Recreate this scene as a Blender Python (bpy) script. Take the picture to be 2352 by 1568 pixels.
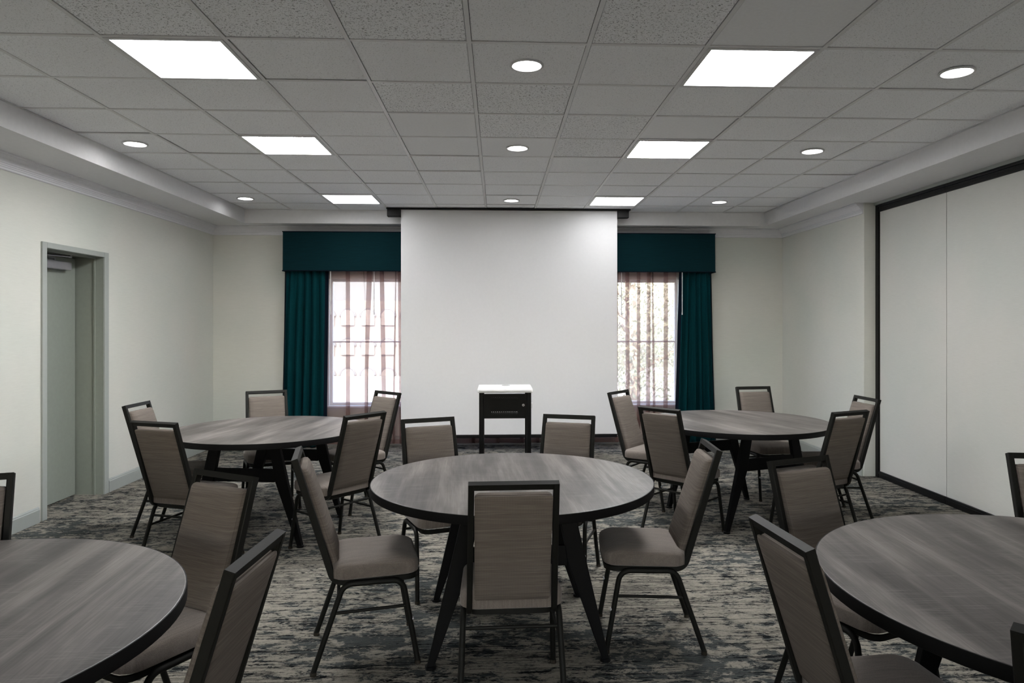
import bpy, bmesh, math, random
from mathutils import Vector, Matrix
from math import sin, cos, pi, radians as R
random.seed(7)
S = bpy.context.scene
for o in list(bpy.data.objects): bpy.data.objects.remove(o)
COL = S.collection

# ------------------------------------------------ camera, world, sun, exposure
cam_d = bpy.data.cameras.new('camera'); cam = bpy.data.objects.new('camera', cam_d); COL.objects.link(cam)
cam.location = (0, 0, 1.528); cam.rotation_euler = (pi/2, 0, -0.0435)
cam_d.sensor_width = 36; cam_d.lens = 24.694; cam_d.shift_x = -0.01573; cam_d.shift_y = -0.01786
cam_d.clip_start = .02; cam_d.clip_end = 200
S.camera = cam
PANEL_E = 19.0; PANEL_MID = 60.0; PANEL_FAR = 7.5      # ceiling panels
PANEL_BACK = 5.0   # panels added behind the camera as frontal fill
DOWN_E = 16.0
SKY_E = 2.1
SUN_E = 20.0
w = bpy.data.worlds.new('world'); S.world = w; w.use_nodes = True
nt = w.node_tree; bg = nt.nodes['Background']
sky = nt.nodes.new('ShaderNodeTexSky'); sky.sky_type = 'NISHITA'; sky.sun_disc = False
sky.sun_elevation = R(48); sky.sun_rotation = R(160); sky.dust_density = 3
nt.links.new(sky.outputs[0], bg.inputs[0]); bg.inputs[1].default_value = SKY_E
sun_d = bpy.data.lights.new('sun', 'SUN'); sun_d.energy = SUN_E; sun_d.angle = R(1)
sun_d.color = (1, .95, .88)
sun = bpy.data.objects.new('sun', sun_d); COL.objects.link(sun)
sun.rotation_euler = (R(48), 0, R(-25)); sun.location = (0, 0, 12)
S.view_settings.view_transform = 'Standard'; S.view_settings.look = 'None'
S.view_settings.gamma = 1; S.view_settings.use_curve_mapping = False
S.view_settings.exposure = 0.45

# ------------------------------------------------ materials
def lin(c):
    return tuple(((x/255)/12.92 if x/255 <= .04045 else (((x/255)+.055)/1.055)**2.4) for x in c)
class NM:
    def __init__(s, name, rough=.6, metal=0, spec=.5):
        s.m = bpy.data.materials.new(name); s.m.use_nodes = True; s.t = s.m.node_tree
        s.b = s.t.nodes['Principled BSDF']; s.b.inputs['Roughness'].default_value = rough
        s.b.inputs['Metallic'].default_value = metal
        s.b.inputs['Specular IOR Level'].default_value = spec
        s.co = None
    def n(s, ty, **k):
        x = s.t.nodes.new('ShaderNode'+ty)
        for a, v in k.items(): setattr(x, a, v)
        return x
    def l(s, a, b): s.t.links.new(a, b)
    def coord(s, scale=(1, 1, 1), rot=(0, 0, 0), loc=(0, 0, 0), kind='Object'):
        tc = s.n('TexCoord'); mp = s.n('Mapping'); mp.inputs['Scale'].default_value = scale
        mp.inputs['Rotation'].default_value = rot; mp.inputs['Location'].default_value = loc
        s.l(tc.outputs[kind], mp.inputs[0]); return mp.outputs[0]
    def noise(s, co, scale, detail=2, rough=.5, dist=0):
        x = s.n('TexNoise'); x.inputs['Scale'].default_value = scale; x.inputs['Detail'].default_value = detail
        x.inputs['Roughness'].default_value = rough; x.inputs['Distortion'].default_value = dist
        s.l(co, x.inputs['Vector']); return x.outputs['Fac']
    def ramp(s, f, stops, interp='LINEAR'):
        x = s.n('ValToRGB'); x.color_ramp.interpolation = interp; e = x.color_ramp.elements
        while len(e) < len(stops): e.new(.5)
        for i, (p, c) in enumerate(stops):
            e[i].position = p; e[i].color = (*c, 1) if hasattr(c, '__len__') else (c, c, c, 1)
        s.l(f, x.inputs[0]); return x.outputs[0]
    def mix(s, f, a, b, mode='MIX'):
        x = s.n('Mix', data_type='RGBA', blend_type=mode)
        for v, i in ((f, 0), (a, 6), (b, 7)):
            if isinstance(v, (int, float)): x.inputs[i].default_value = v if i == 0 else (v, v, v, 1)
            elif isinstance(v, tuple): x.inputs[i].default_value = (*v, 1)
            else: s.l(v, x.inputs[i])
        return x.outputs[2]
    def math(s, op, a, b=0):
        x = s.n('Math', operation=op)
        for v, i in ((a, 0), (b, 1)):
            if isinstance(v, (int, float)): x.inputs[i].default_value = v
            else: s.l(v, x.inputs[i])
        return x.outputs[0]
    def col(s, c):
        if isinstance(c, tuple): s.b.inputs['Base Color'].default_value = (*c, 1)
        else: s.l(c, s.b.inputs['Base Color'])
        return s
    def bump(s, h, strength=.3, dist=.002):
        x = s.n('Bump'); x.inputs['Strength'].default_value = strength; x.inputs['Distance'].default_value = dist
        s.l(h, x.inputs['Height']); s.l(x.outputs[0], s.b.inputs['Normal']); return s
def plain(name, rgb, rough=.5, metal=0, var=.06, spec=.5, scale=30):
    k = NM(name, rough, metal, spec); c = lin(rgb); co = k.coord()
    f = k.noise(co, scale, 3)
    k.col(k.ramp(f, [(.3, tuple(x*(1-var) for x in c)), (.7, tuple(min(1, x*(1+var)) for x in c))]))
    return k.m
def emis(name, rgb, e):
    m = bpy.data.materials.new(name); m.use_nodes = True; t = m.node_tree
    t.nodes.remove(t.nodes['Principled BSDF']); x = t.nodes.new('ShaderNodeEmission')
    x.inputs[0].default_value = (*rgb, 1); x.inputs[1].default_value = e
    t.links.new(x.outputs[0], t.nodes['Material Output'].inputs[0]); return m

def wallpaper(name, rgb):
    k = NM(name, .75, 0, .2); c = lin(rgb)
    a = k.noise(k.coord((3, 3, 90)), 4, 4, .6); b = k.noise(k.coord(), 1.2, 2)
    base = k.mix(k.ramp(b, [(.35, 0.0), (.65, 1.0)]), tuple(x*.96 for x in c), (c[0]*1.05, c[1]*1.0, c[2]*1.0))
    k.col(k.mix(.25, base, k.ramp(a, [(.3, tuple(x*.82 for x in c)), (.7, tuple(x*1.12 for x in c))])))
    k.bump(a, .25, .001); return k.m
M = {}
M['wall'] = wallpaper('wall_vinyl', (208, 211, 204))
M['partition'] = wallpaper('partition_vinyl', (200, 202, 197))
M['paint'] = plain('soffit_paint', (226, 226, 228), .7, 0, .02, .2)
M['trim'] = plain('trim_grey_paint', (160, 165, 161), .45, 0, .02, .4)
M['crown'] = plain('crown_paint', (222, 222, 226), .6, 0, .02, .3)
M['doorpaint'] = plain('door_paint', (140, 146, 138), .5, 0, .03, .4)
M['black'] = plain('black_powder_coat', (7, 7, 7), .55, 0, .1, .2)
M['tblack'] = plain('table_black_steel', (11, 11, 12), .6, 0, .12, .15)
M['blackrub'] = plain('black_vinyl_edge', (12, 12, 13), .45, 0, .1, .25)
M['grid'] = plain('grid_white_steel', (222, 222, 222), .45, 0, .02, .4)
M['chrome'] = plain('satin_aluminium', (165, 165, 170), .35, .7, .04)
M['bronze'] = plain('dark_bronze_frame', (20, 20, 17), .6, .0, .08, .22)
M['glide'] = plain('clear_nylon_glide', (62, 58, 52), .25, .2, .1)
M['white'] = plain('white_laminate', (226, 226, 226), .35, 0, .02)
M['wframe'] = plain('window_white_vinyl', (225, 225, 222), .4, 0, .02)
M['slab'] = plain('plenum_dark', (60, 60, 60), .9)
M['lampin'] = plain('lamp_white_trim', (205, 205, 205), .4)
M['panel_on'] = emis('lit_diffuser', (1, 1, 1), PANEL_E)
M['panel_dim'] = emis('lit_diffuser_rear', (1, 1, 1), PANEL_BACK)
M['panel_far'] = emis('lit_diffuser_far', (1, 1, 1), PANEL_FAR)
M['panel_mid'] = emis('lit_diffuser_middle', (1, 1, 1), PANEL_MID)
M['down_on'] = emis('lit_downlight', (1, .99, .97), DOWN_E)

def tile(name, kind):
    k = NM(name, .9, 0, .1); c = lin((248, 249, 251))
    co = k.coord(kind='Object')
    nz = k.n('Mapping'); 
    g = k.n('ObjectInfo'); add = k.n('VectorMath', operation='ADD'); k.l(co, add.inputs[0])
    mul = k.n('VectorMath', operation='SCALE'); comb = k.n('CombineXYZ')
    k.l(g.outputs['Random'], comb.inputs[0]); k.l(g.outputs['Random'], comb.inputs[1])
    k.l(comb.outputs[0], mul.inputs[0]); mul.inputs['Scale'].default_value = 37.0
    k.l(mul.outputs[0], add.inputs[1]); v = add.outputs[0]
    if kind == 'smooth':
        f = k.noise(v, 60, 2); k.col(k.ramp(f, [(.3, tuple(x*.92 for x in c)), (.7, tuple(x*.96 for x in c))])); return k.m
    sc = 105 if kind == 'coarse' else 150
    thr = .405 if kind == 'coarse' else .385
    f = k.noise(v, sc, 2, .6, 1.1)
    h = k.ramp(f, [(thr-.035, 0.0), (thr+.02, 1.0)])
    fine = k.noise(v, 300, 2)
    light = k.ramp(fine, [(.3, tuple(x*.93 for x in c)), (.7, tuple(x*1.05 for x in c))])
    k.col(k.mix(h, tuple(x*(.38 if kind == 'coarse' else .62) for x in c), light)); k.bump(h, .5, .002); return k.m
M['tile_fine'] = tile('ceiling_tile_fine', 'fine'); M['tile_coarse'] = tile('ceiling_tile_fissured', 'coarse')
M['tile_smooth'] = tile('ceiling_tile_smooth', 'smooth')

# carpet
k = NM('carpet', .95, 0, .05)
co = k.coord()
blue = lin((78, 83, 84)); beige = lin((146, 141, 131)); dark = lin((22, 24, 26)); mid = lin((80, 80, 76))
fine1 = k.noise(k.coord((1, 1.6, 1)), 55, 4, .7); fine2 = k.noise(k.coord((1, 3, 1), loc=(5, 2, 0)), 28, 4, .7)
def jit(a, f, amt): return k.math('ADD', a, k.math('MULTIPLY', k.math('SUBTRACT', f, .5), amt))
streak = jit(k.noise(k.coord((1.5, 30, 1)), 1.7, 5, .62, .25), fine1, .22)
streak2 = jit(k.noise(k.coord((3, 70, 1), loc=(3, 1, 0)), 1.5, 4, .65, .2), fine2, .3)
blob = jit(k.noise(k.coord((5.5, 10, 1)), 1.5, 8, .74, .5), fine1, .20)
blob2 = jit(k.noise(k.coord((9, 24, 1), loc=(6, 3, 0)), 1.5, 6, .72, .6), fine2, .16)
zone = k.noise(k.coord((.5, .95, 1), loc=(4.2, .3, 0)), 1.6, 4, .55)
zone2 = k.noise(k.coord((1.1, 2.2, 1), loc=(9, 4, 0)), 1.4, 4, .55)
base = k.mix(k.ramp(streak2, [(.38, 0.0), (.6, 1.0)]), tuple(x*.5 for x in blue), blue)
base = k.mix(k.ramp(fine2, [(.4, 0.0), (.62, .55)]), base, mid)
lt = k.ramp(jit(jit(blob, zone, .5), fine2, .22), [(.455, 0.0), (.485, .7), (.60, 1.0)])
c1 = k.mix(lt, base, beige)
dk = k.ramp(jit(jit(jit(streak, zone, -.45), zone2, .25), fine2, .22), [(.44, 1.0), (.485, 0.0)])
dk2 = k.math('MULTIPLY', dk, k.ramp(lt, [(0, 1.0), (1, .5)]))
c2 = k.mix(dk2, c1, dark)
spk = k.ramp(jit(blob2, zone2, .3), [(.385, 1.0), (.415, 0.0)])
c2 = k.mix(spk, c2, lin((34, 37, 39)))
pile = k.noise(k.coord(), 230, 3, .7)
c3 = k.mix(.75, c2, k.ramp(pile, [(.25, .5), (.75, 1.45)]), 'MULTIPLY')
k.col(c3); k.bump(k.math('ADD', pile, k.math('MULTIPLY', lt, .6)), .6, .004); M['carpet'] = k.m

# wood laminate (grain along local Y with short cross strokes along X)
k = NM('grey_oak_laminate', .42, 0, .45)
c = [lin((64, 60, 58)), lin((88, 83, 81)), lin((120, 114, 111))]
band = k.noise(k.coord((6, .7, 1)), 1.3, 4, .6, .25); fine = k.noise(k.coord((120, 2.5, 1)), 1.5, 3, .7)
cross = k.noise(k.coord((3.5, 150, 1)), 1.6, 3, .75); cm = k.noise(k.coord((1, 1, 1)), 9, 3)
b = k.ramp(band, [(.36, c[0]), (.5, c[1]), (.64, c[2])])
b = k.mix(.6, b, k.ramp(fine, [(.3, .30), (.7, .66)]), 'OVERLAY')
b = k.mix(.4, b, k.ramp(k.noise(k.coord((28, 1.2, 1), loc=(3, 0, 0)), 1.4, 4, .6), [(.35, .3), (.65, .7)]), 'OVERLAY')
cr = k.math('MULTIPLY', k.ramp(cross, [(.52, 0.0), (.66, 1.0)]), k.ramp(cm, [(.42, 0.0), (.6, .8)]))
b = k.mix(cr, b, lin((120, 116, 113)))
k.col(b); k.bump(fine, .12, .0006); M['wood'] = k.m

def fabric(name, rgb, streaks=1.0):
    k = NM(name, .9, 0, .1); c = lin(rgb)
    st = k.noise(k.coord((3, 3, 120) if streaks else (30, 30, 30)), 1.6, 4, .7)
    wv = k.n('TexWave', wave_type='BANDS', bands_direction='X'); wv.inputs['Scale'].default_value = 95
    k.l(k.coord(), wv.inputs['Vector'])
    wz = k.n('TexWave', wave_type='BANDS', bands_direction='Z'); wz.inputs['Scale'].default_value = 95
    k.l(k.coord(), wz.inputs['Vector'])
    ww = k.math('MULTIPLY', wv.outputs['Fac'], wz.outputs['Fac'])
    b = k.ramp(st, [(.28, tuple(x*.72 for x in c)), (.55, c), (.8, tuple(min(1, x*1.45) for x in c))])
    k.col(k.mix(.5, b, k.ramp(ww, [(0, .62), (1, 1.5)]), 'MULTIPLY')); k.bump(ww, .35, .0008)
    return k.m
M['chair_fabric'] = fabric('taupe_woven_fabric', (112, 104, 98))
k = NM('taupe_seat_fabric', .9, 0, .1); c = lin((116, 108, 102))
f1 = k.noise(k.coord((120, 4, 4)), 1.5, 4, .7); f2 = k.noise(k.coord(), 420, 2)
k.col(k.mix(.5, k.ramp(f1, [(.3, tuple(x*.8 for x in c)), (.7, tuple(x*1.2 for x in c))]), k.ramp(f2, [(.3, .6), (.7, 1.4)]), 'MULTIPLY'))
k.bump(f2, .4, .0008); k.b.inputs['Sheen Weight'].default_value = .15; M['seat_fabric'] = k.m
k = NM('teal_drapery', .85, 0, .15); c = lin((8, 56, 62))
f1 = k.noise(k.coord((40, 40, 260)), 1.3, 3, .6)
k.col(k.ramp(f1, [(.3, tuple(x*.75 for x in c)), (.7, tuple(x*1.25 for x in c))])); k.bump(f1, .3, .001)
k.b.inputs['Specular IOR Level'].default_value = .05; M['teal'] = k.m
M['tealdark'] = plain('drapery_navy_edge', (12, 22, 34), .85, 0, .2, .1, 200)
M['valance'] = fabric('teal_valance_fabric', (11, 44, 50), 1)

# sheer: thin voile, partly open weave (transparent) with brown-pink threads
m = bpy.data.materials.new('sheer_voile'); m.use_nodes = True; t = m.node_tree; t.nodes.remove(t.nodes['Principled BSDF'])
tr = t.nodes.new('ShaderNodeBsdfTransparent'); tr.inputs[0].default_value = (.97, .93, .92, 1)
tl = t.nodes.new('ShaderNodeBsdfTranslucent'); tl.inputs[0].default_value = (*lin((176, 150, 144)), 1)
df = t.nodes.new('ShaderNodeBsdfDiffuse'); df.inputs[0].default_value = (*lin((150, 122, 116)), 1)
m1 = t.nodes.new('ShaderNodeMixShader'); m1.inputs[0].default_value = .5; t.links.new(tl.outputs[0], m1.inputs[1]); t.links.new(df.outputs[0], m1.inputs[2])
m2 = t.nodes.new('ShaderNodeMixShader'); m2.inputs[0].default_value = .50
t.links.new(tr.outputs[0], m2.inputs[1]); t.links.new(m1.outputs[0], m2.inputs[2]); t.links.new(m2.outputs[0], t.nodes['Material Output'].inputs[0])
M['sheer'] = m
m = bpy.data.materials.new('window_glass'); m.use_nodes = True; t = m.node_tree; t.nodes.remove(t.nodes['Principled BSDF'])
tr = t.nodes.new('ShaderNodeBsdfTransparent'); gl = t.nodes.new('ShaderNodeBsdfGlossy'); gl.inputs['Roughness'].default_value = .02
m2 = t.nodes.new('ShaderNodeMixShader'); m2.inputs[0].default_value = .06
t.links.new(tr.outputs[0], m2.inputs[1]); t.links.new(gl.outputs[0], m2.inputs[2]); t.links.new(m2.outputs[0], t.nodes['Material Output'].inputs[0])
M['glass'] = m
M['screen'] = plain('matte_projection_fabric', (232, 232, 234), .8, 0, .01, .1)
M['stone'] = plain('pale_render_facade', (104, 101, 96), .9, 0, .06, .1, 3)
M['archpane'] = plain('arched_pane', (138, 136, 130), .6)
M['facdark'] = plain('arched_window_dark', (76, 80, 82), .3)
M['bark'] = plain('bark', (150, 140, 126), .9, 0, .3)
M['leaf'] = plain('sunlit_leaf', (160, 168, 144), .6, 0, .3, .3, 4)
M['lawn'] = plain('outdoor_paving', (138, 138, 134), .9, 0, .12, .1, 4)

# ------------------------------------------------ geometry helpers
def add_box(bm, x0, x1, y0, y1, z0, z1, mat=None):
    r = bmesh.ops.create_cube(bm, size=1)['verts']
    for v in r:
        v.co = Vector(((x0+x1)/2+v.co.x*(x1-x0), (y0+y1)/2+v.co.y*(y1-y0), (z0+z1)/2+v.co.z*(z1-z0)))
    if mat is not None: bmesh.ops.transform(bm, matrix=mat, verts=r)
    return r
def obj(name, bm, mat, parent=None, smooth=False, bevel=0, seg=2, loc=None):
    bmesh.ops.recalc_face_normals(bm, faces=bm.faces)
    if bevel:
        es = [e for e in bm.edges if len(e.link_faces) == 2 and e.calc_face_angle(0) > .6]
        bmesh.ops.bevel(bm, geom=es, offset=bevel, segments=seg, profile=.5, affect='EDGES', clamp_overlap=True)
    me = bpy.data.meshes.new(name); bm.to_mesh(me); bm.free()
    me.materials.append(mat)
    if smooth:
        for p in me.polygons: p.use_smooth = True
        me.set_sharp_from_angle(angle=R(40))
    o = bpy.data.objects.new(name, me); COL.objects.link(o)
    if parent: o.parent = parent
    if loc: o.location = loc
    return o
def box(name, x0, x1, y0, y1, z0, z1, mat, parent=None, bevel=0):
    bm = bmesh.new(); add_box(bm, x0, x1, y0, y1, z0, z1); return obj(name, bm, mat, parent, bevel=bevel)
def struct(o): o['kind'] = 'structure'; return o
def thing(name, label, cat, loc=(0, 0, 0), rz=0, group=None):
    o = bpy.data.objects.new(name, None); COL.objects.link(o); o.location = loc; o.rotation_euler = (0, 0, rz)
    o.empty_display_size = .1
    return tag(o, label, cat, group)
def tag(o, label, cat, group=None):
    o['label'] = label; o['category'] = cat
    if group: o['group'] = group
    return o
def copy_tree(o, parent=None):
    kids = list(o.children); c = o.copy(); COL.objects.link(c); c.parent = parent
    for ch in kids: copy_tree(ch, c)
    return c
def fillet(pts, rads, n=6):
    out = [Vector(pts[0])]
    for i in range(1, len(pts)-1):
        p, a, b = Vector(pts[i]), Vector(pts[i-1]), Vector(pts[i+1]); r = rads[i-1]
        if r <= 0: out.append(p); continue
        u = (a-p).normalized(); v = (b-p).normalized(); ang = u.angle(v); d = r/math.tan(ang/2)
        s, e = p+u*d, p+v*d; c = p+(u+v).normalized()*(r/sin(ang/2))
        a0 = (s-c); a1 = (e-c); tot = a0.angle(a1); ax = a0.cross(a1).normalized()
        for j in range(n+1):
            out.append(c+Matrix.Rotation(tot*j/n, 3, ax) @ a0)
    out.append(Vector(pts[-1])); return out
def sweep(bm, pts, prof, lat, cap=True):
    """prof: list of (a,b): a along lat axis, b along normal of (lat x tangent)"""
    rings = []; n = len(pts); lat = Vector(lat).normalized()
    for i, p in enumerate(pts):
        t = (pts[min(i+1, n-1)]-pts[max(i-1, 0)]).normalized()
        l = (lat-t*lat.dot(t)).normalized(); nn = t.cross(l).normalized()
        k = 1
        if 0 < i < n-1:
            a = (pts[i]-pts[i-1]).normalized(); b2 = (pts[i+1]-pts[i]).normalized(); k = 1/max(.5, cos(a.angle(b2)/2))
        rings.append([bm.verts.new(p+l*a_+nn*b_*k) for a_, b_ in prof])
    m = len(prof)
    for i in range(n-1):
        for j in range(m):
            bm.faces.new((rings[i][j], rings[i][(j+1) % m], rings[i+1][(j+1) % m], rings[i+1][j]))
    if cap: bm.faces.new(rings[0][::-1]); bm.faces.new(rings[-1])
def circ(r, n=10): return [(r*cos(2*pi*i/n), r*sin(2*pi*i/n)) for i in range(n)]
def rrect(a, b, r, n=2):
    out = []
    for cx_, cy_, s in ((a-r, b-r, 0), (-a+r, b-r, 1), (-a+r, -b+r, 2), (a-r, -b+r, 3)):
        for i in range(n+1):
            t = (s+i/n)*pi/2; out.append((cx_+r*cos(t), cy_+r*sin(t)))
    return out
def cyl(bm, c, r, h, n=16, r2=None, axis='Z'):
    g = bmesh.ops.create_cone(bm, cap_ends=True, segments=n, radius1=r, radius2=r if r2 is None else r2, depth=h)['verts']
    mt = Matrix.Translation(c)
    if axis == 'Y': mt = mt @ Matrix.Rotation(pi/2, 4, 'X')
    if axis == 'X': mt = mt @ Matrix.Rotation(pi/2, 4, 'Y')
    bmesh.ops.transform(bm, matrix=mt, verts=g); return g
def pad(bm, rings, close=True):
    """rings: list of lists of Vector, equal count; caps with ngon at both ends"""
    vr = [[bm.verts.new(p) for p in r] for r in rings]; m = len(vr[0])
    for i in range(len(vr)-1):
        for j in range(m): bm.faces.new((vr[i][j], vr[i][(j+1) % m], vr[i+1][(j+1) % m], vr[i+1][j]))
    bm.faces.new(vr[0][::-1]); bm.faces.new(vr[-1])
def lathe(bm, prof, n=48, c=(0, 0, 0)):
    vr = [[bm.verts.new((c[0]+r*cos(2*pi*i/n), c[1]+r*sin(2*pi*i/n), c[2]+z)) for i in range(n)] for r, z in prof]
    for a in range(len(prof)-1):
        for j in range(n): bm.faces.new((vr[a][j], vr[a][(j+1) % n], vr[a+1][(j+1) % n], vr[a+1][j]))
    return vr

# ------------------------------------------------ room dimensions
XL, XR, XP, YB, YF, YE = -3.52, 3.65, 3.78, 8.86, -6.0, 6.85
ZC, ZS = 2.888, 2.728
TXL, TXR, TYB, TYF = -3.025, 3.30, 8.55, -5.7
T = .584; GX, GY = -.1375, 3.415

fl = struct(box('floor', XL-.5, XP+.5, YF-.2, YB+.1, -.08, 0, M['carpet']))
# left wall with door opening
bm = bmesh.new()
D0, D1, DZ = 5.60, 6.45, 2.13
for a in ((YF, D0, 0, 3.1), (D1, YB, 0, 3.1), (D0, D1, DZ, 3.1)): add_box(bm, XL-.30, XL, a[0], a[1], a[2], a[3])
struct(obj('wall_left', bm, M['wall']))
bm = bmesh.new()
WZ0, WZ1 = .50, 2.08
WIN = [(-2.10, -.55), (.72, 2.305)]
xs = [XL-.3, WIN[0][0], WIN[0][1], WIN[1][0], WIN[1][1], XP+.4]
for i in (0, 2, 4): add_box(bm, xs[i], xs[i+1], YB, YB+.2, 0, 3.1)
for a, b in WIN:
    add_box(bm, a, b, YB, YB+.2, 0, WZ0); add_box(bm, a, b, YB, YB+.2, WZ1, 3.1)
struct(obj('wall_back', bm, M['wall']))
bm = bmesh.new(); add_box(bm, XR, XP+.4, YE, YB, 0, 3.1)
struct(obj('wall_right', bm, M['wall'], bevel=.004))
bm = bmesh.new()
for a in ((XL-.3, -1.4, 0, 3.1), (1.6, XP+.4, 0, 3.1), (-1.4, 1.6, 0, .75), (-1.4, 1.6, 2.35, 3.1)): add_box(bm, a[0], a[1], YF-.2, YF, a[2], a[3])
struct(obj('wall_front', bm, M['wall']))
bm = bmesh.new()
for q in range(4): add_box(bm, -1.4+q*.983, -1.35+q*.983, YF-.14, YF-.08, .75, 2.35)
add_box(bm, -1.4, 1.6, YF-.14, YF-.08, .75, .80); add_box(bm, -1.4, 1.6, YF-.14, YF-.08, 2.30, 2.35)
wf = struct(obj('window_3', bm, M['wframe'])); box('pane', -1.39, 1.59, YF-.112, YF-.108, .76, 2.34, M['glass'], wf)  # unseen rear window, added to let in frontal fill daylight
struct(box('sun_block_overhang', XL-.6, XP+.8, YF-3.6, YF-.2, 3.02, 3.14, M['paint']))  # unseen overhang, added to keep the sun out of the rear window
# slab above the ceiling + soffit
ceil = box('ceiling', XL-.3, XP+.6, YF-.2, YB+.2, 3.02, 3.12, M['slab']); struct(ceil)
bm = bmesh.new()
add_box(bm, XL, TXL, YF, YB, ZS, 3.02); add_box(bm, TXR, XP+.4, YF, YE, ZS, 3.02); add_box(bm, TXR, XR, YE, YB, ZS, 3.02)
add_box(bm, TXL, TXR, TYB, YB, ZS, 3.02); add_box(bm, TXL, TXR, YF, TYF, ZS, 3.02)
sof = obj('soffit', bm, M['paint'], ceil)
bm = bmesh.new(); add_box(bm, XP+.06, XP+.4, YF, YE, 0, 3.1); struct(obj('wall_side', bm, M['wall']))

# ceiling tiles, bars, lamps
smooth = {(-1, 2), (-1, 3), (0, 3), (2, -1), (2, 2)}
coarse = {(-3, -1), (-2, -1), (-1, -1), (1, -1), (-1, 1), (0, 1), (0, 2), (1, 2), (1, 3), (-2, -2), (0, -2)}
panels = {(i, j) for i in (-3, 2) for j in (0, 3, 7, -4, -7, -11)}
downs = {(i, j) for i in (-5, 0, 4) for j in (0, 3, 7, -4)}
cache = {}
bw = .011; gap = .0022
for i in range(-5, 6):
    for j in range(-16, 9):
        x0, x1 = GX+i*T, GX+(i+1)*T; y0, y1 = GY+j*T, GY+(j+1)*T
        x0, x1, y0, y1 = max(x0, TXL), min(x1, TXR), max(y0, TYF), min(y1, TYB)
        if y1-y0 < .08 or x1-x0 < .08 or (i, j) in panels: continue
        hole = (i, j) in downs
        key = (round(x1-x0, 3), round(y1-y0, 3), (i, j) in smooth, (i, j) in coarse, hole)
        cx_, cy_ = (x0+x1)/2, (y0+y1)/2
        if key not in cache:
            a, b = (x1-x0)/2-bw-gap, (y1-y0)/2-bw-gap; bm = bmesh.new()
            if hole:
                n = 32; rr = .078; inn = [bm.verts.new((rr*cos(2*pi*q/n+pi/4), rr*sin(2*pi*q/n+pi/4), 0)) for q in range(n)]
                out = []
                for q in range(n):
                    t_ = 2*pi*q/n+pi/4; cc, ss = cos(t_), sin(t_); s_ = 1/max(abs(cc)/a, abs(ss)/b)
                    if q % (n//4) == 0: cc, ss, s_ = math.copysign(1, cc), math.copysign(1, ss), 1; out.append(bm.verts.new((cc*a, ss*b, 0)))
                    else: out.append(bm.verts.new((cc*s_, ss*s_, 0)))
                for q in range(n): bm.faces.new((out[q], out[(q+1) % n], inn[(q+1) % n], inn[q]))
                r_ = bmesh.ops.extrude_face_region(bm, geom=list(bm.faces))
                bmesh.ops.translate(bm, vec=(0, 0, .015), verts=[v for v in r_['geom'] if isinstance(v, bmesh.types.BMVert)])
            else: add_box(bm, -a, a, -b, b, 0, .015)
            mt = M['tile_smooth'] if (i, j) in smooth else M['tile_coarse'] if (i, j) in coarse else M['tile_fine']
            o = obj('ceiling_tile', bm, mt, ceil, bevel=0 if hole else .0015, seg=1); cache[key] = o
        else:
            o = cache[key].copy(); COL.objects.link(o)
        sag = random.choice((0, 0, 0, .003, -.002))
        o.location = (cx_, cy_, ZC+.0035+sag); o.rotation_euler = (random.uniform(-1, 1)*.002, random.uniform(-1, 1)*.002, 0)
# grid bars
def bar(x0, x1, y0, y1):
    bm = bmesh.new(); add_box(bm, x0, x1, y0, y1, ZC, ZC+.004)
    if x1-x0 < y1-y0: add_box(bm, (x0+x1)/2-.002, (x0+x1)/2+.002, y0, y1, ZC+.004, ZC+.035)
    else: add_box(bm, x0, x1, (y0+y1)/2-.002, (y0+y1)/2+.002, ZC+.004, ZC+.035)
    obj('grid_bar', bm, M['grid'], ceil)
for i in range(-4, 6): bar(GX+i*T-bw, GX+i*T+bw, TYF, TYB)
for j in range(-15, 9):
    for i in range(-5, 6):
        x0 = max(GX+i*T+(bw if i > -5 else 0), TXL); x1 = min(GX+(i+1)*T-bw, TXR)
        if x1-x0 > .05: bar(x0+.0006, x1-.0006, GY+j*T-bw, GY+j*T+bw)
for a in ((TXL, TXL+.012, TYF, TYB), (TXR-.012, TXR, TYF, TYB), (TXL, TXR, TYB-.012, TYB)):
    box('edge_angle', a[0], a[1], a[2], a[3], ZC-.001, ZC+.003, M['grid'], ceil)

rowname = {0: 'nearest the camera', 3: 'halfway down the room', 7: 'nearest the projection screen', -4: 'unseen behind the camera', -7: 'added far back, out of view', -11: 'added at the rear end of the room'}
for (i, j) in sorted(panels):
    side = 'left' if i == -3 else 'right'
    t = thing('ceiling_light', 'square lit ceiling panel %s, in the %s row' % (rowname[j], side), 'ceiling light',
              (GX+(i+.5)*T, GY+(j+.5)*T, ZC), 0, 'square ceiling panels')
    h = T/2-bw-.0005; fr = .020
    bm = bmesh.new()
    add_box(bm, -h, h, -h, -h+fr, -.004, .05); add_box(bm, -h, h, h-fr, h, -.004, .05)
    add_box(bm, -h, -h+fr, -h+fr, h-fr, -.004, .05); add_box(bm, h-fr, h, -h+fr, h-fr, -.004, .05)
    add_box(bm, -h, h, -h, h, .05, .056)
    obj('frame', bm, M['lampin'], t)
    bm = bmesh.new(); add_box(bm, -h+fr, h-fr, -h+fr, h-fr, .006, .012)
    obj('diffuser', bm, {7: M['panel_far'], 3: M['panel_mid']}.get(j, M['panel_on']) if j >= 0 else M['panel_dim'], t)
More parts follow.
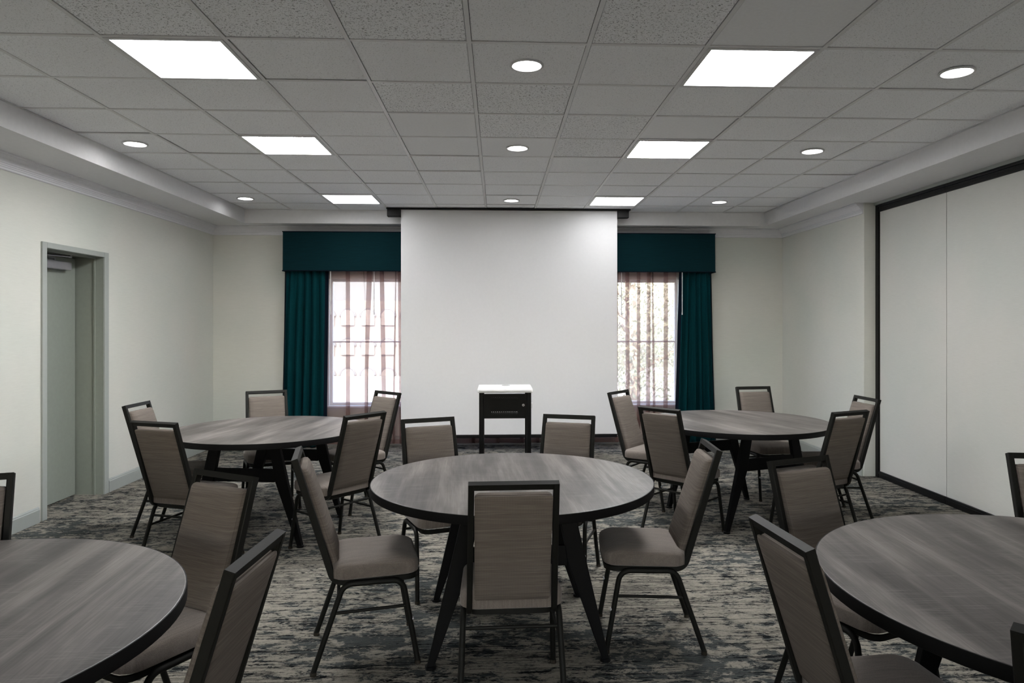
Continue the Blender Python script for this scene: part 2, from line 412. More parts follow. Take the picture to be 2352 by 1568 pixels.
for (i, j) in sorted(downs):
    side = {-5: 'left', 0: 'middle', 4: 'right'}[i]
    t = thing('downlight', 'round recessed downlight %s, in the %s row' % (rowname[j], side), 'downlight',
              (GX+(i+.5)*T, GY+(j+.5)*T, ZC), 0, 'round recessed downlights')
    if i == -5: t.location.x = (TXL+GX-4*T)/2
    bm = bmesh.new(); lathe(bm, [(.090, .003), (.090, -.003), (.086, -.006), (.078, -.005), (.073, .004), (.068, .02), (.066, .045), (.0705, .045), (.0745, .02), (.077, .004)], 40)
    obj('trim_ring', bm, M['lampin'], t, True)
    bm = bmesh.new(); cyl(bm, (0, 0, .014), .067, .004, 32); obj('lamp_lens', bm, M['down_on'] if j >= 0 else M['panel_dim'], t)

# crown mouldings
def extrude_profile(name, prof, path, mat, parent=None):
    """path list of (x,y); inward normal to the left is computed by miter; prof: (out, z)"""
    bm = bmesh.new(); n = len(path); rings = []
    for q, p in enumerate(path):
        p = Vector(p)
        dirs = []
        if q > 0: dirs.append((p-Vector(path[q-1])).normalized())
        if q < n-1: dirs.append((Vector(path[q+1])-p).normalized())
        nrm = [Vector((d.y, -d.x)) for d in dirs]
        if len(nrm) == 2:
            mm = (nrm[0]+nrm[1]).normalized(); mm = mm/max(.2, mm.dot(nrm[0]))
        else: mm = nrm[0]
        rings.append([bm.verts.new((p.x+mm.x*a, p.y+mm.y*a, z)) for a, z in prof])
    m_ = len(prof)
    for q in range(n-1):
        for j in range(m_): bm.faces.new((rings[q][j], rings[q][(j+1) % m_], rings[q+1][(j+1) % m_], rings[q+1][j]))
    bm.faces.new(rings[0]); bm.faces.new(rings[-1][::-1])
    return obj(name, bm, mat, parent)
cp = [(0, ZS), (.085, ZS), (.085, ZS-.008), (.074, ZS-.012), (.070, ZS-.020), (.052, ZS-.034), (.036, ZS-.054), (.030, ZS-.064), (.022, ZS-.066),
      (.022, ZS-.074), (.016, ZS-.078), (.016, ZS-.086), (.011, ZS-.090), (.011, ZS-.104), (.004, ZS-.108), (0, ZS-.108)]
e = .0005
struct(extrude_profile('trim_1', cp, [(XL+e, YF+.01), (XL+e, YB-e), (XR-e, YB-e), (XR-e, YE+.01)], M['crown']))
bp = [(0, 0), (.014, 0), (.014, .098), (.010, .104), (.010, .110), (.005, .118), (0, .120)]
struct(extrude_profile('baseboard_left', bp, [(XL+e, YF+.02), (XL+e, D0-.055)], M['trim']))
struct(extrude_profile('baseboard_back', bp, [(XL+e, D1+.06), (XL+e, YB-e), (XR-e, YB-e), (XR-e, YE+.02)], M['trim']))

# door (recessed, deep jamb) in left wall
DX = XL-.235
door = struct(box('door_1', DX-.044, DX, D0+.012, D1-.03, .006, DZ-.03, M['doorpaint'], bevel=.002))
door['label'] = 'grey painted door recessed in the left wall'
bm = bmesh.new()
cw = .055
add_box(bm, XL+.0005, XL+.016, D0-cw+.03, D0+.03, 0, DZ+.03); add_box(bm, XL+.0005, XL+.016, D1-.02, D1+cw-.005, 0, DZ+.03)
add_box(bm, XL+.0005, XL+.016, D0+.03, D1-.02, DZ-.015, DZ+.03)
obj('door_casing', bm, M['trim'], door, bevel=.003)
bm = bmesh.new()
add_box(bm, DX-.05, XL+.0005, D1-.02, D1-.0005, 0, DZ-.015); add_box(bm, DX-.05, XL+.0005, D0+.0005, D0+.012, 0, DZ-.015)
add_box(bm, DX-.05, XL+.0005, D0+.0005, D1-.0005, DZ-.015, DZ-.0005)
add_box(bm, DX+.16, DX+.172, D1-.032, D1-.02, 0, DZ-.03); add_box(bm, DX+.16, DX+.172, D0+.012, D1-.02, DZ-.03, DZ-.015)
obj('door_jamb', bm, M['doorpaint'], door)
struct(box('wall_recess', XL-.34, XL-.302, D0-.1, D1+.1, 0, 2.3, M['slab']))
cl = box('door_closer', DX+.0005, DX+.065, 5.93, 6.26, 1.985, 2.055, M['chrome'], door, bevel=.004)
bm = bmesh.new()
sweep(bm, [Vector((DX+.04, 6.06, 2.055)), Vector((DX+.04, 6.06, 2.078))], circ(.010, 10), (1, 0, 0))
sweep(bm, [Vector((DX+.04, 6.06, 2.075)), Vector((DX+.075, 5.80, 2.082))], rrect(.010, .004, .002), (1, 0, 0))
sweep(bm, [Vector((DX+.075, 5.80, 2.086)), Vector((DX+.10, 6.18, 2.094))], rrect(.008, .004, .002), (1, 0, 0))
cyl(bm, (DX+.075, 5.80, 2.084), .011, .02, 12); cyl(bm, (DX+.10, 6.18, 2.098), .013, .022, 12)
obj('closer_arm', bm, M['chrome'], cl, True)

# windows
for wi, (a, b) in enumerate(WIN):
    bm = bmesh.new(); y0, y1 = YB+.06, YB+.12; fw = .032
    add_box(bm, a, a+fw, y0, y1, WZ0, WZ1); add_box(bm, b-fw, b, y0, y1, WZ0, WZ1)
    add_box(bm, a+fw, b-fw, y0, y1, WZ0, WZ0+fw); add_box(bm, a+fw, b-fw, y0, y1, WZ1-fw, WZ1)
    wo = struct(obj('window_%d' % (wi+1), bm, M['wframe'], bevel=.004))
    mid_ = (a+b)/2
    box('meeting_rail', a+fw, b-fw, y0+.01, y1-.01, 1.283, 1.303, M['wframe'], wo, .004)
    for z0, z1 in ((WZ0+fw, 1.283), (1.303, WZ1-fw)):
        box('pane', a+fw, b-fw, y0+.028, y0+.032, z0, z1, M['glass'], wo)
    box('window_sill', a-.03, b+.03, YB-.03, YB+.06, WZ0-.022, WZ0-.001, M['wframe'], wo, .004)

# curtains
def cloth(name, path_fn, z0, z1, mat, parent=None, nz=24, ns=220, thick=0):
    bm = bmesh.new(); g = []
    for a in range(nz+1):
        h = a/nz; z = z0+(z1-z0)*h
        g.append([bm.verts.new((*path_fn(s/ns, h), z)) for s in range(ns+1)])
    for a in range(nz):
        for s in range(ns): bm.faces.new((g[a][s], g[a][s+1], g[a+1][s+1], g[a+1][s]))
    me = bpy.data.meshes.new(name); bm.to_mesh(me); bm.free(); me.materials.append(mat)
    for p in me.polygons: p.use_smooth = True
    o = bpy.data.objects.new(name, me); COL.objects.link(o); o.parent = parent
    if thick:
        md = o.modifiers.new('thick', 'SOLIDIFY'); md.thickness = thick
    return o
def drape(label, xo_t, xi_t, xo_b, xi_b, nf, seed):
    rnd = random.Random(seed); ph = [rnd.uniform(-.9, .9) for _ in range(60)]; am = [rnd.uniform(.55, 1.2) for _ in range(60)]
    t = thing('drape', label, 'curtain', ((xo_b+xi_b)/2, YB-.14, 0), 0, 'teal side drapes')
    ox, oy = (xo_b+xi_b)/2, 0
    def fn(u, h):
        q = min(1, max(0, h)); xo = xo_b+(xo_t-xo_b)*q; xi = xi_b+(xi_t-xi_b)*q
        k = u*nf; i0 = int(k); fr = k-i0; a = am[i0]*(1-fr)+am[i0+1]*fr; p = ph[i0]*(1-fr)+ph[i0+1]*fr
        w_ = sin(2*pi*k+p*1.2+.5*sin(3*h+i0))
        bulge = .55+.45*(1-h)
        x = xo+(xi-xo)*u+.012*cos(2*pi*k*1+p)*bulge*(1 if .04 < u < .96 else 0)
        return (x-ox, .064*a*w_*bulge*(.6+.4*abs(cos(1.7*h+p)))+.006*sin(9*pi*u+4*h))
    cloth('fabric', fn, .015, 2.26, M['teal'], t, thick=.003)
    def fe(u, h):
        x, y = fn(.985, h); xe = xi_b+(xi_t-xi_b)*h-ox; sg = 1 if xi_b > xo_b else -1
        return (xe+sg*(-.004+u*.038), y-.008+.012*sin(2*u))
    cloth('inner_hem', fe, .015, 2.26, M['tealdark'], t, 20, 6, .003)
    def fo(u, h):
        x, y = fn(.0, h); xe = xo_b+(xo_t-xo_b)*h-ox; sg = 1 if xi_b > xo_b else -1
        return (xe+sg*(.004-u*.03), y+.005+.03*u)
    cloth('outer_hem', fo, .015, 2.26, M['tealdark'], t, 20, 6, .003)
    return t
drape('dark teal drape at the left end of the window wall', -2.575, -2.105, -2.62, -2.125, 5.2, 3)
drape('dark teal drape at the right end of the window wall', 2.665, 2.31, 2.73, 2.235, 5.0, 9)
def sheer(label, x0, x1, folds, seed):
    t = thing('sheer_curtain', label, 'curtain', ((x0+x1)/2, YB-.06, 0), 0, 'sheer curtains')
    ox = (x0+x1)/2; rnd = random.Random(seed)
    nf = len(folds)
    # folds: (x, width, sway) dense pleats; curve doubles back on itself at each
    def fn(u, h):
        x = x0+(x1-x0)*u; y = .010*sin(2*pi*(x*3.1))+.006*sin(17*x)
        dx = 0
        for (fx, fw, sw) in folds:
            fw = fw*1.55; c_ = fx+sw*sin(2.2*h+fx*3)*(.3+h*.2); fw = fw*1.0; d = (x-c_)/fw
            if abs(d) < 2.2:
                g_ = math.exp(-d*d*1.4)
                dx += -fw*1.35*d*g_*2.1; y += .024*g_*sin(6*d)+.01*g_
        return (x+dx-ox, y)
    cloth('voile', fn, .03, 2.26, M['sheer'], t, 30, 520)
    cloth('bottom_hem', lambda u, h: (fn(u, 0)[0], fn(u, 0)[1]-.002), .03, .085, M['sheer'], t, 1, 520)
    return t
sheer('sheer pinkish curtain hanging left of the projection screen', -2.13, -.55,
      [(-1.86, .035, .01), (-1.68, .022, .02), (-1.60, .045, -.05), (-1.42, .035, .04), (-1.29, .022, -.02), (-1.20, .03, .03), (-1.05, .03, .02), (-.8, .03, .01)], 1)
sheer('sheer pinkish curtain hanging right of the projection screen', .70, 2.26,
      [(.9, .03, .01), (1.2, .03, .02), (1.50, .022, .015), (1.64, .03, -.01), (1.78, .024, .0), (1.90, .03, .02), (1.985, .02, -.02), (2.12, .032, .015)], 2)
sheer('dark sheer curtain section behind the projection screen', -.54, .69, [(-.3, .03, .01), (0, .03, .02), (.3, .03, .01), (.5, .02, .02)], 3)
for x, lab in ((-2.035, 'white curtain wand beside the left teal drape'), (-1.52, 'thin curtain wand in front of the left sheer'),
               (1.55, 'thin curtain wand in front of the right sheer'), (2.30, 'white curtain wand beside the right teal drape')):
    bm = bmesh.new(); cyl(bm, (0, 0, .25), .005, .52, 8); cyl(bm, (0, 0, -.012), .007, .03, 8)
    par = min((q for q in COL.objects if q.name.startswith('drape' if abs(x) > 2 else 'sheer_curtain')), key=lambda q: abs(q.location.x-x))
    o = obj('curtain_wand', bm, M['white'], par, True); o.location = Vector((x, YB-.195 if abs(x) > 2 else YB-.13, 1.66))-par.location
# valance
vx0, vx1, vy0, vy1, vz0, vz1 = -2.605, 2.712, YB-.215, YB-.003, 2.165, 2.640
t = thing('valance', 'long dark teal upholstered box valance above the window drapes', 'valance', ((vx0+vx1)/2, YB, vz0))
ox = (vx0+vx1)/2
def lb(bm, x0, x1, y0, y1, z0, z1): add_box(bm, x0-ox, x1-ox, y0-YB, y1-YB, z0-vz0, z1-vz0)
bm = bmesh.new(); lb(bm, vx0, vx1, vy0, vy0+.02, vz0, vz1)
for v in bm.verts:
    if v.co.z < .01: v.co.y -= .008
obj('front_board', bm, M['valance'], t, bevel=.006)
for a, b in ((vx0, vx0+.02), (vx1-.02, vx1)):
    bm = bmesh.new(); lb(bm, a, b, vy0+.0205, vy1-.09*0-.0, vz0, vz1); obj('side_board', bm, M['valance'], t, bevel=.004)
bm = bmesh.new(); lb(bm, vx0+.021, vx1-.021, vy0+.021, vy1, vz1-.02, vz1-.002); obj('top_board', bm, M['valance'], t)
for z, dy in ((0, -.009), (vz1-vz0, -.001)):
    bm = bmesh.new(); sweep(bm, [Vector((vx0-ox-.004, 0, z)), Vector((vx0-ox-.004, vy0-YB+dy, z)), Vector((vx1-ox+.004, vy0-YB+dy, z)), Vector((vx1-ox+.004, 0, z))], circ(.006, 8), (0, 0, 1))
    obj('piping', bm, M['tealdark'], t, True)

# projection screen
SX0, SX1, SY = -1.140, 1.432, 8.36
t = thing('projection_screen', 'large white pull-down projection screen lowered in front of the window wall', 'projection screen', ((SX0+SX1)/2, SY, 0))
ox = (SX0+SX1)/2
bm = bmesh.new(); add_box(bm, SX0-ox, SX1-ox, -.0008, .0008, .205, 2.868); obj('screen_fabric', bm, M['screen'], t)
bm = bmesh.new(); add_box(bm, SX0-ox, SX1-ox, -.012, .012, .165, .204); obj('weight_bar', bm, M['blackrub'], t, bevel=.005)
bm = bmesh.new(); add_box(bm, SX1-ox, SX1-ox+.03, -.006, .006, .18, .19); obj('bar_tip', bm, M['chrome'], t)
bm = bmesh.new(); add_box(bm, -1.305-ox, 1.585-ox, -.055, -.045, 2.872, 2.886); add_box(bm, -1.305-ox, 1.585-ox, .075, .09, 2.872, 2.886)
add_box(bm, -1.305-ox, -1.295-ox, -.045, .075, 2.872, 2.886); add_box(bm, 1.575-ox, 1.585-ox, -.045, .075, 2.872, 2.886)
add_box(bm, -1.295-ox, 1.575-ox, -.045, .075, 2.876, 2.886)
obj('housing', bm, M['blackrub'], t)
for a, b in ((-1.30, SX0-.002), (SX1+.002, 1.57)):
    bm = bmesh.new(); add_box(bm, a-ox, b-ox, -.03, .05, 2.785, 2.876); o = obj('end_bracket', bm, M['blackrub'], t, bevel=.006)

# folding partition on the right
t = thing('folding_partition', 'tall grey folding partition with black edges along the right side', 'partition', (XP, YE, 0))
ys = [YE-.055, 5.76, 4.56, 3.36, 2.16, .96, -.24, -1.44, -2.64, -3.84, -5.04, YF+.02]
for a, b in zip(ys[:-1], ys[1:]):
    bm = bmesh.new(); add_box(bm, 0, .05, b-YE+.003, a-YE-.003, .065, 2.63); obj('panel', bm, M['partition'], t, bevel=.003)
    bm = bmesh.new(); add_box(bm, -.012, .05, b-YE+.0015, a-YE-.0015, .004, .064); add_box(bm, -.018, -.012, b-YE+.0015, a-YE-.0015, .040, .050)
    obj('bottom_seal', bm, M['blackrub'], t, bevel=.002)
    bm = bmesh.new(); add_box(bm, -.010, .05, b-YE+.001, a-YE-.001, 2.631, 2.676); add_box(bm, -.020, .05, b-YE+.001, a-YE-.001, 2.677, 2.699); add_box(bm, -.014, -.010, b-YE+.001, a-YE-.001, 2.645, 2.655)
    obj('top_seal', bm, M['blackrub'], t, bevel=.002)
bm = bmesh.new(); add_box(bm, -.016, .05, -.053, -.002, .001, 2.699); obj('side_seal', bm, M['blackrub'], t, bevel=.002)
struct(box('trim_2', XP-.030, XP+.06, YF, YE-.001, 2.700, 2.7275, M['trim']))

# AV cart
t = thing('media_cart', 'small black metal cart with white top in front of the screen', 'cart', (.063, 6.0, 0))
g = .222
bm = bmesh.new(); pad(bm, [[Vector((x*s_, y*s_, z)) for x, y in rrect(.228, .235, .022, 4)] for s_, z in ((.985, .957), (1, .962), (1, .980), (.992, .984))])
obj('cart_top', bm, M['white'], t, True)
bm = bmesh.new(); cyl(bm, (0.01, .15, .985), .035, .003, 24); obj('cable_grommet', bm, plain('grommet_grey', (150, 150, 150), .5), t)
for sx in (-1, 1):
    for sy in (-1, 1):
        bm = bmesh.new(); a = sx*.197; b = sy*.19
        add_box(bm, a-.018, a+.018, b-.018, b+.018, .012, .956); lg = obj('leg', bm, M['black'], t, bevel=.004)
        bm = bmesh.new(); cyl(bm, (a, b, .006), .02, .011, 12); obj('leveling_foot', bm, M['blackrub'], lg)
# perforated front panel (real holes)
bm = bmesh.new(); px0, px1, pz0, pz1 = -.178, .178, .742, .946; n_x, n_z = 28, 19
hx0, hx1, hz0, hz1 = -.115, .108, .778, .918
def ringq(bm, x0, x1, z0, z1, hole):
    y = -.2
    c4 = [bm.verts.new((x0, y, z0)), bm.verts.new((x1, y, z0)), bm.verts.new((x1, y, z1)), bm.verts.new((x0, y, z1))]
    if not hole: bm.faces.new(c4); return
    cx_, cz_ = (x0+x1)/2, (z0+z1)/2; r_ = min(x1-x0, z1-z0)*.30
    i4 = [bm.verts.new((cx_+r_*a, y, cz_+r_*b)) for a, b in ((-1, -1), (1, -1), (1, 1), (-1, 1))]
    for q in range(4): bm.faces.new((c4[q], c4[(q+1) % 4], i4[(q+1) % 4], i4[q]))
for a in range(n_x):
    for b in range(n_z):
        x0 = hx0+(hx1-hx0)*a/n_x; x1 = hx0+(hx1-hx0)*(a+1)/n_x; z0 = hz0+(hz1-hz0)*b/n_z; z1 = hz0+(hz1-hz0)*(b+1)/n_z
        ringq(bm, x0, x1, z0, z1, (a+b) % 2 == 0)
for q in ((px0, hx0, pz0, pz1), (hx1, px1, pz0, pz1), (hx0, hx1, pz0, hz0), (hx0, hx1, hz1, pz1)): ringq(bm, *q, False)
pf = obj('perforated_door', bm, M['black'], t)
bm = bmesh.new(); cyl(bm, (.150, -.204, .852), .010, .008, 20, axis='Y'); lk = obj('lock', bm, M['chrome'], pf, True)
bm = bmesh.new(); cyl(bm, (.150, -.209, .852), .004, .004, 10, axis='Y'); obj('keyhole', bm, M['black'], lk)
bm = bmesh.new()
for sx in (-1, 1): add_box(bm, sx*.2-.002, sx*.2+.002, -.17, .17, .742, .946)
add_box(bm, -.178, .178, -.17, .17, .742, .746); obj('cabinet_shell', bm, M['black'], t)
bm = bmesh.new(); add_box(bm, -.150, .150, -.160, .160, .796, .903); obj('light_block', bm, M['black'], t, bevel=.004)  # black block added so light does not show through most perforations
bm = bmesh.new(); add_box(bm, .217, .240, .02, .09, .80, .845); obj('power_socket', bm, M['white'], t, bevel=.004)

# ------------------------------------------------ chair
ZR = .384; TILT = math.atan2(.175, .934-ZR-.02)
up = Vector((0, -sin(TILT), cos(TILT))); fr = Vector((0, cos(TILT), sin(TILT)))
TOPP = Vector((0, -.315, .934-.004)); 
def make_chair(loc, rz):
    t = thing('banquet_chair', '', 'chair', loc, rz)
    # seat
    prof = [(.030, .396), (.010, .398), (.0, .404), (-.001, .430), (.0, .452), (.004, .461), (.011, .467), (.024, .473), (.05, .480), (.09, .485), (.13, .487)]
    rings = []
    for ins, z in prof:
        a, b = .205-ins, .193-ins; r_ = max(.01, .062-ins*.5); yo = .032
        n_ = 5; rr = []
        for (x, y) in rrect(a, b, r_, n_):
            taper = 1 - .06*(1 if y > 0 else 0)*(y/b if y > 0 else 0)
            zz = z + (.006*(y/b) if z > .44 else 0)
            if y > 0 and z > .44: zz -= .012*max(0, (y/b))**3
            rr.append(Vector((x*taper, y+yo, zz)))
        rings.append(rr)
    bm = bmesh.new(); pad(bm, rings); obj('seat', bm, M['seat_fabric'], t, True)
    # back frame
    bm = bmesh.new()
    for s in (-1, 1):
        pts = fillet([(s*.168, .12, ZR), (s*.168, -.148, ZR), (s*.159, TOPP.y, TOPP.z)], [.055], 7)
        sweep(bm, pts, rrect(.0115, .015, .003, 1), (1, 0, 0))
    mt = Matrix.Translation(TOPP) @ Matrix.Rotation(TILT, 4, 'X')
    add_box(bm, -.170, .170, -.0138, .0138, -.020, .003, mt)
    obj('back_frame', bm, M['bronze'], t, True)
    # backrest cushion + rear panel in tilted plane
    c0 = TOPP - up*.280
    def ring(a, b, r_, d): return [c0+Vector((1, 0, 0))*x+up*y+fr*d for x, y in rrect(a, b, r_, 4)]
    bm = bmesh.new()
    pad(bm, [ring(.144, .228, .012, -.004), ring(.1475, .232, .014, 0), ring(.1475, .232, .016, .014), ring(.144, .228, .018, .026), ring(.134, .216, .02, .034), ring(.11, .187, .02, .039), ring(.07, .13, .02, .041)])
    obj('backrest', bm, M['chair_fabric'], t, True)
    bm = bmesh.new()
    pad(bm, [ring(.146, .231, .008, -.005), ring(.1475, .2335, .01, -.008), ring(.1475, .2335, .01, -.013), ring(.144, .229, .012, -.0165), ring(.11, .19, .02, -.018)])
    obj('back_panel', bm, M['chair_fabric'], t, True)
    # legs
    prof = circ(.0123, 12)
    for s in (-1, 1):
        for nm, fy, ty in (('rear', -.235, -.108), ('front', .215, .150)):
            pts = fillet([(s*.205, fy, .012), (s*.192, ty, ZR-.006), (s*.192, .02, ZR-.006)], [.055], 7)
            bm = bmesh.new(); sweep(bm, pts, prof, (1, 0, 0)); lg = obj('leg', bm, M['bronze'], t, True)
            bm = bmesh.new(); cyl(bm, (s*.205, fy, .008), .0142, .016, 14, .0135); obj('glide', bm, M['glide'], lg, True)
            if nm == 'front':
                bm = bmesh.new(); cyl(bm, (s*.1985, fy-.030+.0055, .20), .008, .014, 10, axis='Y'); obj('bumper', bm, M['chrome'], lg, True)
        y0 = -.235+(.127)*.257/.378; y1 = .215-.065*.262/.378
        bm = bmesh.new(); sweep(bm, [Vector((s*.1965, y0, .257)), Vector((s*.1965, y1, .262))], circ(.0075, 8), (1, 0, 0)); obj('stretcher', bm, M['bronze'], t, True)
    bm = bmesh.new(); sweep(bm, [Vector((-.195, -.129, .315)), Vector((.195, -.129, .315))], circ(.0075, 8), (0, 0, 1)); obj('stretcher', bm, M['bronze'], t, True)
    bm = bmesh.new(); pad(bm, [[Vector((x, y+.042, z)) for x, y in rrect(a_, b_, .05, 4)] for a_, b_, z in ((.176, .176, .3955), (.180, .180, .392), (.180, .180, .372), (.174, .174, .368))])
    bmesh.ops.delete(bm, geom=[f for f in bm.faces if len(f.verts) > 4], context='FACES')
    ob = obj('seat_frame', bm, M['bronze'], t, True); md = ob.modifiers.new('wall', 'SOLIDIFY'); md.thickness = .018
    return t
chairs = [
 ('ce', .052, 2.935, 1.75, 'banquet chair seen from straight behind, in front of the middle table'),
 ('ce', -.613, 3.334, -77.6, 'banquet chair in side view facing right, left of the middle table'),
 ('ce', .734, 3.428, 85.9, 'banquet chair in side view facing left, right of the middle table'),
 ('ce', -.323, 4.125, 201.2, 'banquet chair beyond the middle table, left of the media cart'),
 ('ce', .366, 4.233, 162.0, 'banquet chair beyond the middle table, right of the media cart'),
 ('bl', -2.364, 5.326, -91.8, 'banquet chair farthest left at the rear left table, facing right by the left wall'),
 ('bl', -1.958, 4.607, -19.4, 'banquet chair seen from behind at the near left edge of the rear left table'),
 ('bl', -1.905, 5.99, 204, 'banquet chair at the far side of the rear left table, against the pale back wall'),
 ('bl', -1.109, 4.855, 50.6, 'banquet chair seen from behind at the near right edge of the rear left table'),
 ('bl', -1.169, 5.927, 136.2, 'banquet chair in front of the left sheer curtain, beside the screen'),
 ('br', 1.302, 5.927, -128.5, 'banquet chair in front of the right sheer curtain, beside the screen'),
 ('br', 1.361, 5.092, -47.5, 'banquet chair seen from behind at the near left edge of the rear right table'),
 ('br', 2.431, 6.175, 187.4, 'banquet chair at the far side of the rear right table, facing the camera'),
 ('br', 2.249, 4.917, 23.5, 'banquet chair seen from behind at the near right edge of the rear right table'),
 ('br', 2.651, 5.50, 92.8, 'banquet chair farthest right at the rear right table, beside the partition edge'),
 ('fl', -1.236, 2.571, 150.4, 'banquet chair beyond the front left table with its cushion face towards the camera'),
 ('fl', -.947, 1.902, 86.6, 'banquet chair cropped by the bottom edge, right of the front left table'),
 ('fl', -1.979, 2.53, 199, 'banquet chair cut off by the left edge, beyond the front left table'),
 ('fr', 1.444, 2.752, -157.7, 'banquet chair beyond the front right table with its cushion face towards the camera'),
 ('fr', 1.118, 2.003, -84.9, 'banquet chair cropped by the bottom edge, left of the front right table'),
 ('fr', 2.46, 2.79, 172, 'banquet chair cut off by the right edge, in front of the partition'),
 ('fr', 1.362, 1.412, -50, 'banquet chair with only one dark back post showing, bottom right corner'),
]
gname = {'ce': 'chairs around the middle table', 'bl': 'chairs around the rear left table', 'br': 'chairs around the rear right table',
         'fl': 'chairs around the front left table', 'fr': 'chairs around the front right table'}
proto = None
for tb, x, y, a, lab in chairs:
    if proto is None: proto = c = make_chair((x, y, 0), R(a))
    else: c = copy_tree(proto); c.location = (x, y, 0); c.rotation_euler = (0, 0, R(a))
    c['label'] = ('taupe '+lab.replace('banquet chair', 'chair')); c['group'] = gname[tb]

# ------------------------------------------------ round tables
def make_table(loc, rz, Rt, label):
    t = thing('round_table', label, 'table', loc, rz, 'round banquet tables')
    bm = bmesh.new(); vr = lathe(bm, [(Rt-.0045, .742), (Rt-.0045, .7495), (Rt-.0065, .750)], 96)
    bm.faces.new(vr[2]); bm.faces.new(vr[0][::-1]); obj('tabletop', bm, M['wood'], t)
    bm = bmesh.new(); vr = lathe(bm, [(Rt-.0044, .7418), (Rt-.0044, .7494), (Rt-.001, .7492), (Rt, .747), (Rt, .712), (Rt-.002, .710), (Rt-.03, .710)], 96)
    bm.faces.new(vr[0][::-1]); bm.faces.new(vr[-1]); obj('edge_band', bm, M['tblack'], t, True)
    for sx in (-1, 1):
        for sy in (-1, 1):
            bm = bmesh.new(); pr = [(.408, .014), (.245, .7085), (.172, .7085), (.206, .53), (.220, .45), (.376, .014)]
            th = .018; yc = sy*.378
            f_ = [bm.verts.new((sx*x_, yc-th, z)) for x_, z in pr]; b_ = [bm.verts.new((sx*x_, yc+th, z)) for x_, z in pr]
            bm.faces.new(f_); bm.faces.new(b_[::-1])
            for i in range(len(pr)): bm.faces.new((f_[i], b_[i], b_[(i+1) % len(pr)], f_[(i+1) % len(pr)]))
            lg = obj('leg', bm, M['tblack'], t, bevel=.003)
            bm = bmesh.new(); cyl(bm, (sx*.392, yc, .0075), .025, .013, 16); obj('foot_pad', bm, M['blackrub'], lg)
    for s in (-1, 1):
        bm = bmesh.new(); add_box(bm, -.214, .214, s*.378-.012, s*.378+.012, .440, .530); obj('beam', bm, M['tblack'], t, bevel=.002)
    bm = bmesh.new()
    for s in (-1, 1):
        add_box(bm, s*.21-.02, s*.21+.02, -.358, .358, .684, .7095)
    obj('underframe', bm, M['tblack'], t)
    return t
make_table((.076, 3.523, 0), R(3), .700, 'round table with grey wood top and black edge, in the middle foreground')
make_table((-1.681, 5.284, 0), R(-8), .702, 'round grey wood table at the rear left, near the door')
make_table((1.913, 5.525, 0), R(19), .706, 'round grey wood table at the rear right, near the partition')
make_table((-1.622, 1.873, 0), R(4), .746, 'round grey wood table cropped by the lower left corner')
make_table((1.785, 2.017, 0), R(-4), .779, 'round grey wood table cropped by the lower right corner')

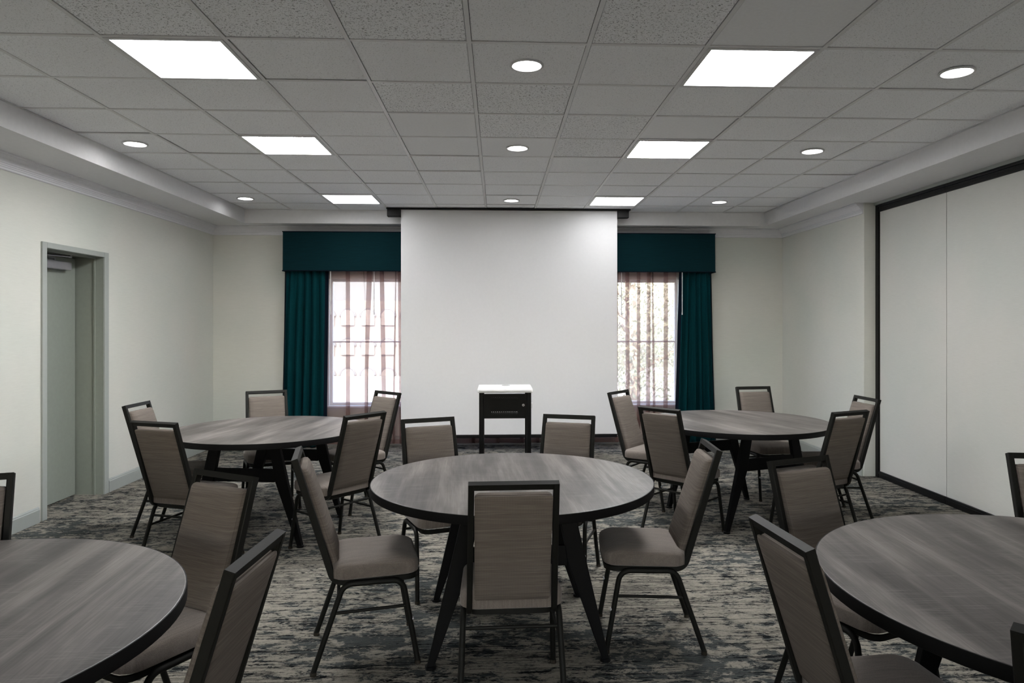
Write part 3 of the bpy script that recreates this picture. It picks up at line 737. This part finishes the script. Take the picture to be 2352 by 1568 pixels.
# ------------------------------------------------ outdoors seen through the windows
g_ = struct(box('ground', -14, 14, YF-14, 26, -.3, -.12, M['lawn']))
bm = bmesh.new()
FY = 22.0
b = thing('neighbour_building', 'pale building with rows of arched windows seen through the left sheer curtain', 'building', (-5, FY, -.12))
bm = bmesh.new(); add_box(bm, -6, 5.2, .12, .5, 0, 2.35); obj('wall', bm, M['stone'], b)
bm = bmesh.new(); add_box(bm, -6.1, 5.3, .3, .7, 2.35, 7); obj('upper_wall', bm, M['facdark'], b)
for r_ in range(3):
    for c_ in range(14):
        x0 = -4.2+c_*.62; z0 = r_*.92-.25; wd = .40
        bm = bmesh.new(); pts = [(x0, max(0, z0)), (x0+wd, max(0, z0))]+[(x0+wd/2+wd/2*cos(pi*q/10), z0+.28+wd/2*sin(pi*q/10)) for q in range(11)]
        f1 = [bm.verts.new((x, .118, z)) for x, z in pts]; f2 = [bm.verts.new((x, .06, z)) for x, z in pts]
        bm.faces.new(f1); bm.faces.new(f2[::-1])
        for q in range(len(pts)): bm.faces.new((f1[q], f2[q], f2[(q+1) % len(pts)], f1[(q+1) % len(pts)]))
        obj('arched_window', bm, M['archpane'], b)
        bm = bmesh.new(); sweep(bm, [Vector((x0+wd/2+(wd/2+.03)*cos(pi*q/10), .09, z0+.28+(wd/2+.03)*sin(pi*q/10))) for q in range(11)], rrect(.03, .028, .01, 1), (0, 1, 0))
        obj('arch_moulding', bm, M['facdark'], b)
def tree(x, y, h, rr, label, seed):
    rnd = random.Random(seed); t = thing('tree', label, 'tree', (x, y, -.12))
    bm = bmesh.new(); sweep(bm, [Vector((0, 0, 0)), Vector((.05, 0, h*.3)), Vector((-.05, .05, h*.8))], circ(.09, 8), (1, 0, 0))
    for q in range(7):
        a = q*.9; sweep(bm, [Vector((0, 0, h*(.2+.08*q))), Vector((cos(a)*rr*.7, sin(a)*rr*.7, h*(.35+.09*q)))], circ(.03, 6), (0, 0, 1))
    obj('trunk', bm, M['bark'], t, True)
    vs = []; fs = []
    for q in range(9000):
        while True:
            p = Vector((rnd.uniform(-1, 1), rnd.uniform(-1, 1), rnd.uniform(-1, 1)))
            if .3 < p.length < 1: break
        c = Vector((p.x*rr, p.y*rr, h*.52+p.z*h*.5)); u_ = Vector((rnd.gauss(0, 1), rnd.gauss(0, 1), rnd.gauss(0, 1))).normalized(); v_ = u_.orthogonal().normalized(); s_ = rnd.uniform(.03, .06)
        n0 = len(vs); vs += [c+u_*s_, c+v_*s_*.5, c-u_*s_, c-v_*s_*.5]; fs.append((n0, n0+1, n0+2, n0+3))
    me = bpy.data.meshes.new('foliage'); me.from_pydata(vs, [], fs); me.materials.append(M['leaf'])
    o = bpy.data.objects.new('foliage', me); COL.objects.link(o); o.parent = t; o['kind'] = 'stuff'
tree(2.3, 12.0, 3.8, 1.5, 'leafy tree outside behind the right sheer curtain, nearer one', 1)
tree(6.6, 16.5, 4.6, 1.9, 'taller leafy tree outside, farther right beyond the window', 2)
